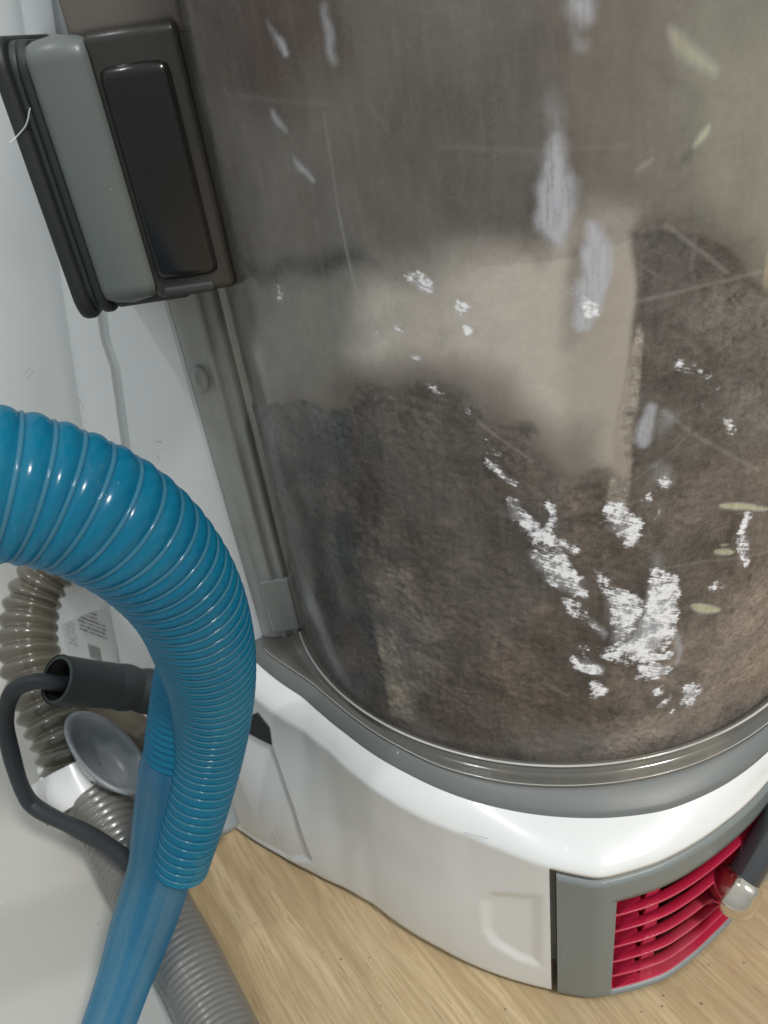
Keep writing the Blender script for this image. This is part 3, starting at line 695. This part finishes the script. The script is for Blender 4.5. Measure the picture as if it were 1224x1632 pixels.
rr = RF - .03 - (.62*relief + .04*thick) * smoothst((Vv - ZU - .1) / .9)
co = np.stack([BX + rr*np.cos(az), BY + rr*np.sin(az), Vv], -1).reshape(-1, 3)
# heap of dust
def heap_h(x, y):
    az = math.atan2(y, x); r = math.hypot(x, y)
    top = 12.5 + 1.8*math.sin(az*1.3 + .4) + 1.2*math.cos(az*2.1)
    return max(ZU + .3, top * (0.72 + .28*(r/8.7)**2)) + .5*mnoise.noise((x*.5, y*.5, 0)) + .25*mnoise.noise((x*1.6, y*1.6, 3)) + .12*mnoise.noise((x*5, y*5, 8))
Gh = []
for r in np.linspace(.05, 8.6, 46): Gh.append([(BX + r*math.cos(a), BY + r*math.sin(a), heap_h(r*math.cos(a), r*math.sin(a))) for a in np.linspace(0, 2*math.pi, 140, endpoint=False)])
heap = grid('dust_heap', Gh, M['dust'], closed=True, flip=True)
tag(heap, 'brown fluffy dust heaped in the bottom of the clear bin and clinging to its wall', 'dust', kind='stuff')
cyl_mesh('clinging_dust_and_reflection', U, Vv, co, M['dust_reflection_film'], heap, 'dust', film)

# inside of the bin
Gc = [[pol(a, 9.25, z) for a in np.radians(np.arange(20, 171, 3))] for z in (1, 34)]
grid('bin_cradle', Gc, M['cradle'], vac, flip=False)
box('filter_housing', (-2.0, 21.2, 19.3), (13.2, 28.6, 30.5), .6, M['housing'], dustbin)
core = [[(BX + r*math.cos(a), BY + 1.0 + r*math.sin(a), z) for a in np.radians(np.arange(0, 360, 6))] for r, z in ((3.4, 19.4), (3.3, 13), (3.0, 8))]
grid('cyclone_core', core, M['cradle'], dustbin, closed=True)

# flange of the bin along the white body
FY = 20.62
fl = [(-4.85, 20.75), (-4.80, 20.62), (-4.45, 20.52), (-4.15, 20.50), (-4.08, 20.38), (-3.98, 20.40), (-3.92, 20.52), (-3.75, 20.50), (-3.66, 20.38), (-3.58, 20.42), (-3.50, 20.6), (-3.42, 21.0), (-3.45, 22.2)]
grid('bin_flange', [[(x, y, z) for x, y in fl] for z in (ZU + .05, 14, 22, 31)], M['flange'], dustbin)
grid('bin_flange', [[(x, y + .3, z) for x, y in fl[1:-2]] for z in (ZU + .05, 31)], M['cradle'], dustbin)
# small moulded tab and round boss on the flange
a_ = ony(412, 905, 20.2); b_ = ony(470, 1018, 20.2)
box('flange_tab', (-4.40, 20.33, 8.0), (-3.45, 20.7, 10.2), .07, M['flange'], dustbin)
c_ = ony(320, 605, 20.45)
Pb = [[(c_[0] + r*.22*math.cos(a), y, c_[2] + r*.42*math.sin(a)) for a in np.radians(np.arange(0, 360, 15))] for r, y in ((1, 20.52), (.95, 20.42), (.7, 20.38), (.5, 20.40), (.01, 20.40))]
grid('flange_boss', Pb, M['flange'], dustbin, closed=True)

def slab_x(name, x0, x1, y0, y1, z0, z1, Rc, e, mt, parent, tilt=0.0):
    prof = []
    for cy, cz, a0 in ((y1-Rc, z1-Rc, 0), (y0+Rc, z1-Rc, 90), (y0+Rc, z0+Rc, 180), (y1-Rc, z0+Rc, 270)):
        for a in np.radians(np.linspace(a0, a0+90, 10)): prof.append((cy, cz, math.cos(a), math.sin(a)))
    G = []
    for x, ins in ((x0, Rc*.98), (x0, e*2), (x0, e), (x0 + e*.3, e*.3), (x0 + e, 0), ((x0+x1)/2, -tilt), (x1 - e, 0), (x1 - e*.3, e*.3), (x1, e), (x1, e*2), (x1, Rc*.98)):
        G.append([(x, cy + (Rc - ins)*c, cz + (Rc - ins)*s_) for cy, cz, c, s_ in prof])
    V = [p for r in G for p in r]; n = len(prof); fs = grid_faces(n, len(G), True) + [tuple(range(n)), tuple(range(len(V)-n, len(V)))[::-1]]
    fs = [f[::-1] for f in fs]
    return mesh(name, V, fs, mt, parent)
# inlet box: gasket, grey frame and smoked window
ib = empty('bin_inlet', (0, 0, 0)); ib.parent = vac; ib.location = (0, 0, 0)
YB = 17.6; H = CAMZ
_k = .957
def slab_i(name, x0, x1, y0, y1, z0, z1, *r): return slab_x(name, x0*_k, x1*_k, y0, y1, H + (z0-H)*_k, H + (z1-H)*_k, *r)
slab_i('gasket', -6.50, -6.16, YB + .05, 23, H - 5.35, H + .58, .62, .10, M['black'], ib)
slab_i('gasket', -6.19, -5.98, YB + .22, 23, H - 5.22, H + .48, .58, .06, M['rubber'], ib)
slab_i('gasket', -6.00, -5.72, YB + .12, 23, H - 5.28, H + .46, .60, .08, M['black'], ib)
slab_i('inlet_frame', -5.80, -4.50, YB - .02, 23, H - 4.98, H + .40, .40, .20, M['latch_grey'], ib, .06)
slab_i('gasket', -5.70, -3.9, YB + .32, 23, H - 5.24, H + .2, .5, .1, M['black'], ib)
slab_i('inlet_box', -4.56, -2.66, YB + .10, 22, H - 5.02, H + .42, .22, .12, M['smoke_light'], ib)
slab_i('inlet_window', -4.44, -2.93, YB - .04, 19.6, H - 4.62, H - .20, .26, .20, M['smoke'], ib, .02)
box('inlet_slot', (-4.36*_k, YB + .0, H - 5.0*_k), (-3.14*_k, YB + .5, H - 4.74*_k), .10, M['black'], ib, 4)
# clear wing above the box
slab_i('inlet_cover', -4.9, -2.6, YB + .45, 22, H + .2, H + 5, .3, .1, M['cover'], ib)

# white body behind and beside the bin
B0 = np.array([-4.86, 20.74, 0]); u150 = np.array([math.cos(math.radians(150)), math.sin(math.radians(150)), 0]); n150 = np.cross(u150, [0, 0, 1])
def rail(pa, pb, z0=.3, z1=34):
    pa, pb = np.array(pa), np.array(pb); f = lambda z: pa + (pb - pa) * ((z - pa[2]) / (pb[2] - pa[2])); return f
g_r = rail(onplane(192, 560, B0, n150), onplane(262, 1090, B0, n150))
g_l = rail(onplane(176, 560, B0, n150), onplane(250, 1090, B0, n150))
a3 = math.radians(128); n3 = np.cross([math.cos(a3), math.sin(a3), 0], [0, 0, 1])
b_r = rail(onplane(118, 560, g_l(18), n3), onplane(190, 1060, g_l(3.5), n3))
a4 = math.radians(153); n4 = np.cross([math.cos(a4), math.sin(a4), 0], [0, 0, 1])
l_r = rail(onplane(-60, 560, b_r(18), n4), onplane(106, 1046, b_r(3.3), n4))
ZBB = float(onplane(106, 1046, b_r(3.3), n4)[2])
rows = []; Zs = np.linspace(34, .3, 40)
def jog(z): return -.22 * smoothst(np.array((z - 17.6) / .5))
for z in Zs:
    f0 = np.array([-4.86, 20.74, z]); gr_, gl_, br_ = g_r(z), g_l(z), b_r(z)
    nn = -n150 if n150[1] > 0 else n150
    gr_ = gr_ + u150 * float(jog(z)) * -1; gl_ = gl_ + u150 * float(jog(z)) * -1
    r_ = [f0 + np.array([.02, .35, 0]), f0, f0*.97 + gr_*.03 + nn*.08]
    for t in np.linspace(.1, .93, 7): r_.append(f0*(1-t) + gr_*t + nn*.10)
    r_ += [gr_ + nn*.10, gr_ + u150*.02 - nn*.26, gr_*.5 + gl_*.5 - nn*.10, gl_ - u150*.06 - nn*.02, gl_ - u150*.02 + nn*.10, gl_ + nn*.11]
    for t in np.linspace(.1, 1, 8):
        bulge = .35*math.sin(t*math.pi*.5)
        r_.append(gl_*(1-t) + br_*t + nn*(.10 + .25*math.sin(t*math.pi)))
    rows.append([tuple(p) for p in r_])
sharp(grid('upright_body', rows, M['white_body'], vac))
rows2 = []
for z in np.linspace(34, ZBB, 24):
    br_, lr_ = b_r(z), l_r(z); nn = -n4 if n4[1] > 0 else n4; r_ = []
    for t in (0, .02, .06, .1, .3, .5, .7, .9, .96, .99, 1.0): r_.append(br_*(1-t) + lr_*t + nn*(.10 + .12*min(1, t/.05)) - nn*(.3*max(0, (t-.97)/.03)**2))
    r_.append(lr_ + np.array([.2, 3, 0])); r_.append(lr_ + np.array([6, 6, 0]))
    rows2.append([tuple(p) for p in r_])
grid('side_panel', rows2, M['white_body'], vac)
nnp = -n4 if n4[1] > 0 else n4
rows3 = []
for z in np.linspace(ZBB + .1, .3, 10): rows3.append([tuple(b_r(z)*(1-t) + b_r(z)*0 + (l_r(z))*t - nnp*.25) for t in np.linspace(0, .55, 6)])
grid('body_foot', rows3, M['white_body'], vac)
# rating label on the side panel
def lab_pt(px, py): return onplane(px, py, b_r(5) + (-n4 if n4[1] > 0 else n4)*.225, n4)
nn = -n4 if n4[1] > 0 else n4
cs = [lab_pt(108, 1042), lab_pt(192, 1075), lab_pt(168, 900), lab_pt(66, 840)]
mesh('rating_label', [tuple(c + nn*.012) for c in cs], [(0, 1, 2, 3)], M['label'], vac, False, [(0, 0), (1, 0), (1, 1), (0, 1)])
# black wheel housing peeping out under the ring
fac = [(400,1140),(412,1135),(430,1158),(434,1186),(418,1178),(398,1168)]
q = [wall_hit(*p) for p in fac]
Vb = [pol(math.radians(a), r_wall(math.radians(a), z) + .05, z) for a, z in q] + [pol(math.radians(a), r_wall(math.radians(a), z) - .5, z) for a, z in q]
nq = len(q); mesh('wheel_cover', Vb, [tuple(range(nq))] + [(i, (i+1) % nq, nq + (i+1) % nq, nq + i) for i in range(nq)], M['black'], vac, False)

# ------------------------------------------------------------------ hoses
def path(L, step):
    P = np.array([[*at(x, y, d), r] for x, y, d, r in L]); P = catmull(P, 14); return resample(P, step)
def corrugated(name, L, pitch_f, depth, mt, label, cat, rib_mat=None, rib_r=.05, step=.035, seg=48, parent=None, partname='hose_wall', sharp=1.0):
    P, t = path(L, step); c = P[:, :3]; R = P[:, 3]
    ph = np.cumsum(np.r_[0, np.diff(t)] / pitch_f(t)) * 2*np.pi
    T, Nn, B = frames(c); a = np.linspace(0, 2*np.pi, seg, endpoint=False); G = []
    for i in range(len(c)):
        w_ = (.5 + .5*np.cos(ph[i] + a*1.0)); dp = depth(t[i]) if callable(depth) else depth; r = R[i] - dp + dp * w_**sharp
        G.append([tuple(c[i] + r[j]*math.cos(a[j])*Nn[i] + r[j]*math.sin(a[j])*B[i]) for j in range(seg)])
    root = parent
    o = grid(partname if parent is not None else name, G, mt, parent, closed=True)
    return o, (P, t, ph, T, Nn, B)
# big blue hose
hose = empty('blue_hose', at(300, 1380, 25.2)); tag(hose, 'thick blue ribbed hose curving down in front of the white body into a smooth tube', 'hose')
LB = [(-1500,1250,13.5,1.5), (-850,930,13.2,1.5), (-420,800,13.4,1.5), (-200,772,13.8,1.5), (-60,768,14.2,1.48), (62,784,14.9,1.44), (166,824,15.7,1.42), (243,881,16.8,1.38), (298,954,18.2,1.32), (327,1035,19.8,1.27), (339,1110,21.2,1.14), (334,1190,22.4,1.04), (318,1270,22.9,.96), (300,1335,23.2,.905), (287,1382,23.5,.85)]
P, t = path(LB, .04); R = P[:, 3]; tot = t[-1]
pf = np.interp(t, [0, tot - 17, tot - 13, tot - 9.5, tot], [.48, .48, .42, .33, .285])
ph = np.cumsum(np.r_[0, np.diff(t)] / pf) * 2*np.pi
T, Nn, Bn = frames(P[:, :3]); seg = 56; a = np.linspace(0, 2*np.pi, seg, endpoint=False); G = []
for i in range(len(P)):
    G.append([tuple(P[i, :3] + (R[i]*.94 + .085*R[i]*abs(math.sin((ph[i] + a[j])*.5))**.8*(.45 + .55*min(1, pf[i]/.48)))*(math.cos(a[j])*Nn[i] + math.sin(a[j])*Bn[i])) for j in range(seg)])
grid('hose_wall', G, M['blue'], hose, closed=True)
# raised helical rib
nt_ = int(ph[-1] / (2*np.pi) * 60); hp = []
for s in np.linspace(0, ph[-1], nt_):
    i = np.interp(s, ph, np.arange(len(ph))); k0 = int(i); f = i - k0; k1 = min(k0+1, len(P)-1)
    ctr = P[k0, :3]*(1-f) + P[k1, :3]*f; n_ = Nn[k0]*(1-f) + Nn[k1]*f; b_ = Bn[k0]*(1-f) + Bn[k1]*f; r = (R[k0]*(1-f) + R[k1]*f) * .965
    hp.append(ctr + r*(math.cos(-s)*n_ + math.sin(-s)*b_))
hp = np.array(hp)
sweep('spiral_rib', hp, np.interp(np.arange(len(hp)), [0, len(hp)*.55, len(hp)], [.062, .052, .038]), M['blue_rib'], hose, 8)
# smooth tube and its flattened sleeve
LT = [(282,1180,22.9,.80), (276,1215,23.1,.97), (270,1262,23.5,1.0), (263,1325,23.8,1.01), (256,1385,23.8,1.0), (226,1480,23.4,.95), (199,1560,22.9,.815), (173,1635,22.4,.765), (146,1710,21.8,.74), (110,1800,21.2,.74), (40,1960,20.4,.74)]
P, t = path(LT, .15); sweep('smooth_tube', P[:, :3], P[:, 3], M['blue_tube'], hose, 40)
LT = [(300,985,20.3,.55), (302,1030,20.9,.78), (295,1085,21.7,.90), (288,1145,22.4,.95), (280,1205,23.0,.95), (276,1240,23.4,.86)]
o, _ = corrugated('hose_fold', LT, lambda t: np.full_like(t, .25), .07, M['blue'], '', '', parent=hose, partname='hose_fold', step=.05)

# beige corrugated hose
LBg = [(140,850,32.8,1.12), (84,900,32.2,1.12), (52,960,31.8,1.14), (44,1030,31,1.18), (66,1105,30.4,1.22), (98,1170,30,1.22), (118,1228,29.8,1.22), (130,1262,29.7,1.2)]
o, _ = corrugated('beige_hose', LBg, lambda t: np.full_like(t, .62), .22, M['beige_hose'], '', '', sharp=.6)
tag(o, 'beige corrugated hose looping down beside the white side panel', 'hose')
# grey corrugated hose
LG = [(138,1262,29.3,1.10), (178,1320,28.2,1.12), (222,1400,26.7,1.12), (262,1470,25.4,1.10), (302,1540,24.3,1.06), (336,1610,23.3,1.04), (378,1700,22.0,1.04), (436,1820,20.6,1.04), (515,1980,18.8,1.04)]
o, _ = corrugated('grey_hose', LG, lambda t: np.interp(t, [0, 3, 5, 20], [.36, .34, .22, .18]), lambda t: np.interp(t, [0, 3, 5], [.10, .08, .03]), M['grey_hose'], '', '', sharp=.6, step=.03)
tag(o, 'grey finely ribbed hose running over the floor behind the blue tube', 'hose')
# white clip
clip = empty('hose_clip', at(125, 1250, 29.5)); tag(clip, 'white plastic clip holding the beige hose to the grey hose', 'clip')
P = np.array([at(112, 1225, 29.7), at(120, 1244, 29.6), at(130, 1263, 29.5), at(138, 1280, 29.4)]); P = catmull(P, 4)
sweep('clip_band', P, np.full(len(P), 1.52), M['white'], clip, 40)
sweep('clip_band', P, np.full(len(P), 1.36), M['white'], clip, 40)
for (x, y, d, r) in ((78, 1248, 29.0, .42), (92, 1275, 28.9, .34), (72, 1225, 29.5, .3)):
    c = at(x, y, d); G = [[tuple(c + r*np.array([math.sin(p)*math.cos(q_), math.sin(p)*math.sin(q_), .8*math.cos(p)])) for q_ in np.linspace(0, 2*np.pi, 16, endpoint=False)] for p in np.linspace(.05, 3.1, 9)]
    grid('clip_lug', G, M['white'], clip, closed=True)
c0 = at(176, 1236, 28.0)
P = np.array([at(156, 1240, 27.95), at(160, 1228, 27.95), at(172, 1222, 27.9), at(184, 1226, 27.9)]); 
# rubber boot and cord
boot = empty('rubber_boot', at(160, 1085, 28)); tag(boot, 'dark grey rubber cable boot with an open end and ringed neck', 'cable boot')
P = catmull([at(90, 1083, 26.0), at(140, 1089, 27.0), at(195, 1095, 28), at(250, 1104, 28.8), at(300, 1112, 29.4)], 24)
P, t = resample(P, .03); tt = t / t[-1]
R = .84 - .06*tt; R = R + np.where((tt > .42), -.05 + .09*np.abs(np.sin((t - t[-1]*.42) * 3.2)), 0)
sweep('boot_sleeve', P, R, M['rubber'], boot, 48)
sweep('boot_lining', P[3:70], np.full(67, .70), M['recess'], boot, 40)
sweep('boot_lining', P[60:66], np.full(6, .69), M['recess'], boot, 40, caps=True)
ring = P[:4]; sweep('boot_lip', ring, np.array([.70, .81, .86, .84]), M['rubber'], boot, 48)
P = catmull([at(150, 1088, 27.4), at(98, 1090, 26.4), at(56, 1086, 26.2), at(20, 1103, 26.4), at(9, 1150, 26.8), at(20, 1210, 27.2), at(38, 1262, 27.6), at(62, 1290, 27.8), at(130, 1324, 26.9), at(175, 1350, 25.9), at(212, 1380, 25.2), at(245, 1402, 24.9)], 14)
P, t = resample(P, .1); tag(sweep('power_cord', P, .285 + .012*np.sin(t*2.5), M['cord'], None, 20), 'black cord looping out of the rubber boot and down past the white clip', 'cord')
# tan cylinder and frosted cup
P = catmull([at(128, 1108, 31.0), at(168, 1138, 31.2), at(212, 1172, 31.2), at(262, 1208, 31.2)], 10)
R = np.full(len(P), .86); R[-9:-4] = .92
tag(sweep('tan_pipe', P, R, M['tan'], None, 40, caps=True), 'tan brown pipe lying under the rubber boot behind the frosted cup', 'pipe')
cA, cB = at(112, 1138, 28.6), at(232, 1258, 28.0); cc = (cA + cB)/2; ax = (cB - cA)/2
view = (CAM - cc); view /= np.linalg.norm(view); sd = np.cross(ax, view); sd /= np.linalg.norm(sd)
mn = sd*.80 + view*.55; mn = mn / np.linalg.norm(mn) * np.linalg.norm(ax)*.86; nrm = np.cross(ax, mn); nrm /= np.linalg.norm(nrm)
if nrm @ view < 0: nrm = -nrm
prof = [(.02, -1.0), (.3, -1.0), (.55, -.92), (.70, -.6), (.84, -.10), (.92, .03), (1.0, .02), (1.03, -.08), (.98, -.2), (.86, -.4), (.74, -.8), (.6, -1.1), (.02, -1.15)]
k_ = np.linspace(0, 2*np.pi, 56, endpoint=False)
G = [[tuple(cc + ax*r*math.cos(q_)*.98 + mn*.62*r*math.sin(q_) + nrm*h*.9) for q_ in k_] for r, h in prof]
tag(grid('frosted_cup', G, M['cup'], closed=True), 'frosted grey round cup tilted open beside the blue hose', 'cup')
# rounded end of a frosted pipe under the hose
P = catmull([at(318, 1180, 27.6), at(336, 1245, 27.2), at(352, 1300, 26.9), at(362, 1330, 26.8)], 12)
R = np.full(len(P), .52); R[-5:] = [.50, .45, .36, .24, .02]
tag(sweep('frosted_pipe', P, R, M['cup'], None, 32), 'rounded end of a frosted grey pipe right of the blue hose above the floor', 'pipe')

# scuffs and hairs
def scuff(pts, surf, wd, mt, name='scuff', parent=vac):
    Q = [surf(*p) for p in pts]; P = resample(catmull(Q, 6), .05)[0]; n = len(P)
    sweep(name, P, wd * .5 * (.35 + .65*np.abs(np.sin(np.arange(n)*1.7 + 1))), mt, parent, 6, flat=.5)
def on_wall(px, py):
    a, z = wall_hit(px, py); a = math.radians(a); return np.array(pol(a, r_wall(a, z) + .01, z))
def on_body(px, py): return onplane(px, py, B0 + nn150*.11, n150)
nn150 = -n150 if n150[1] > 0 else n150
for p in ([(740,1326),(758,1331),(778,1336)], [(431,1330),(440,1336)], [(440,1322),(446,1334),(452,1340)], [(434,1342),(445,1346)]): scuff(p, on_wall, .014, M['black'])
for p in ([(248,703),(257,705)], [(250,727),(254,732)], [(124,633),(130,642),(134,652)], [(44,603),(50,596),(54,590)], [(40,596),(46,588)]): scuff(p, on_body, .016, M['black'])
hr = [at(16, 226, 17.6), at(34, 212, 17.6), at(42, 195, 17.6), at(50, 170, 17.6)]
sweep('hair', catmull([ony(16, 228, YB - .02), ony(30, 214, YB + .04), ony(42, 198, YB), ony(48, 172, YB - .02)], 8), .012, M['white'], vac, 5)

for k_i in range(26):                                   # crumbs of grit on the floor by the base
    a_ = math.radians(rng.uniform(-150, -70)); r_ = r_fl(a_) + rng.uniform(.1, 3.0); q = rng.uniform(.015, .045); c = np.array(pol(a_, r_, q*.6))
    G = [[tuple(c + q*np.array([math.sin(p)*math.cos(t_), math.sin(p)*math.sin(t_)*.7, .7*math.cos(p)])) for t_ in np.linspace(0, 2*np.pi, 6, endpoint=False)] for p in (.1, 1., 2.1, 3.0)]
    if k_i == 0: VV, FF = [], []
    b0 = len(VV); VV += [p for r in G for p in r]; FF += [tuple(b0 + i for i in f) for f in grid_faces(6, 4, True)]
tag(mesh('floor_crumbs', VV, FF, M['tan'], None, True), 'tiny crumbs scattered on the wooden floor in front of the white base', 'crumbs', kind='stuff')
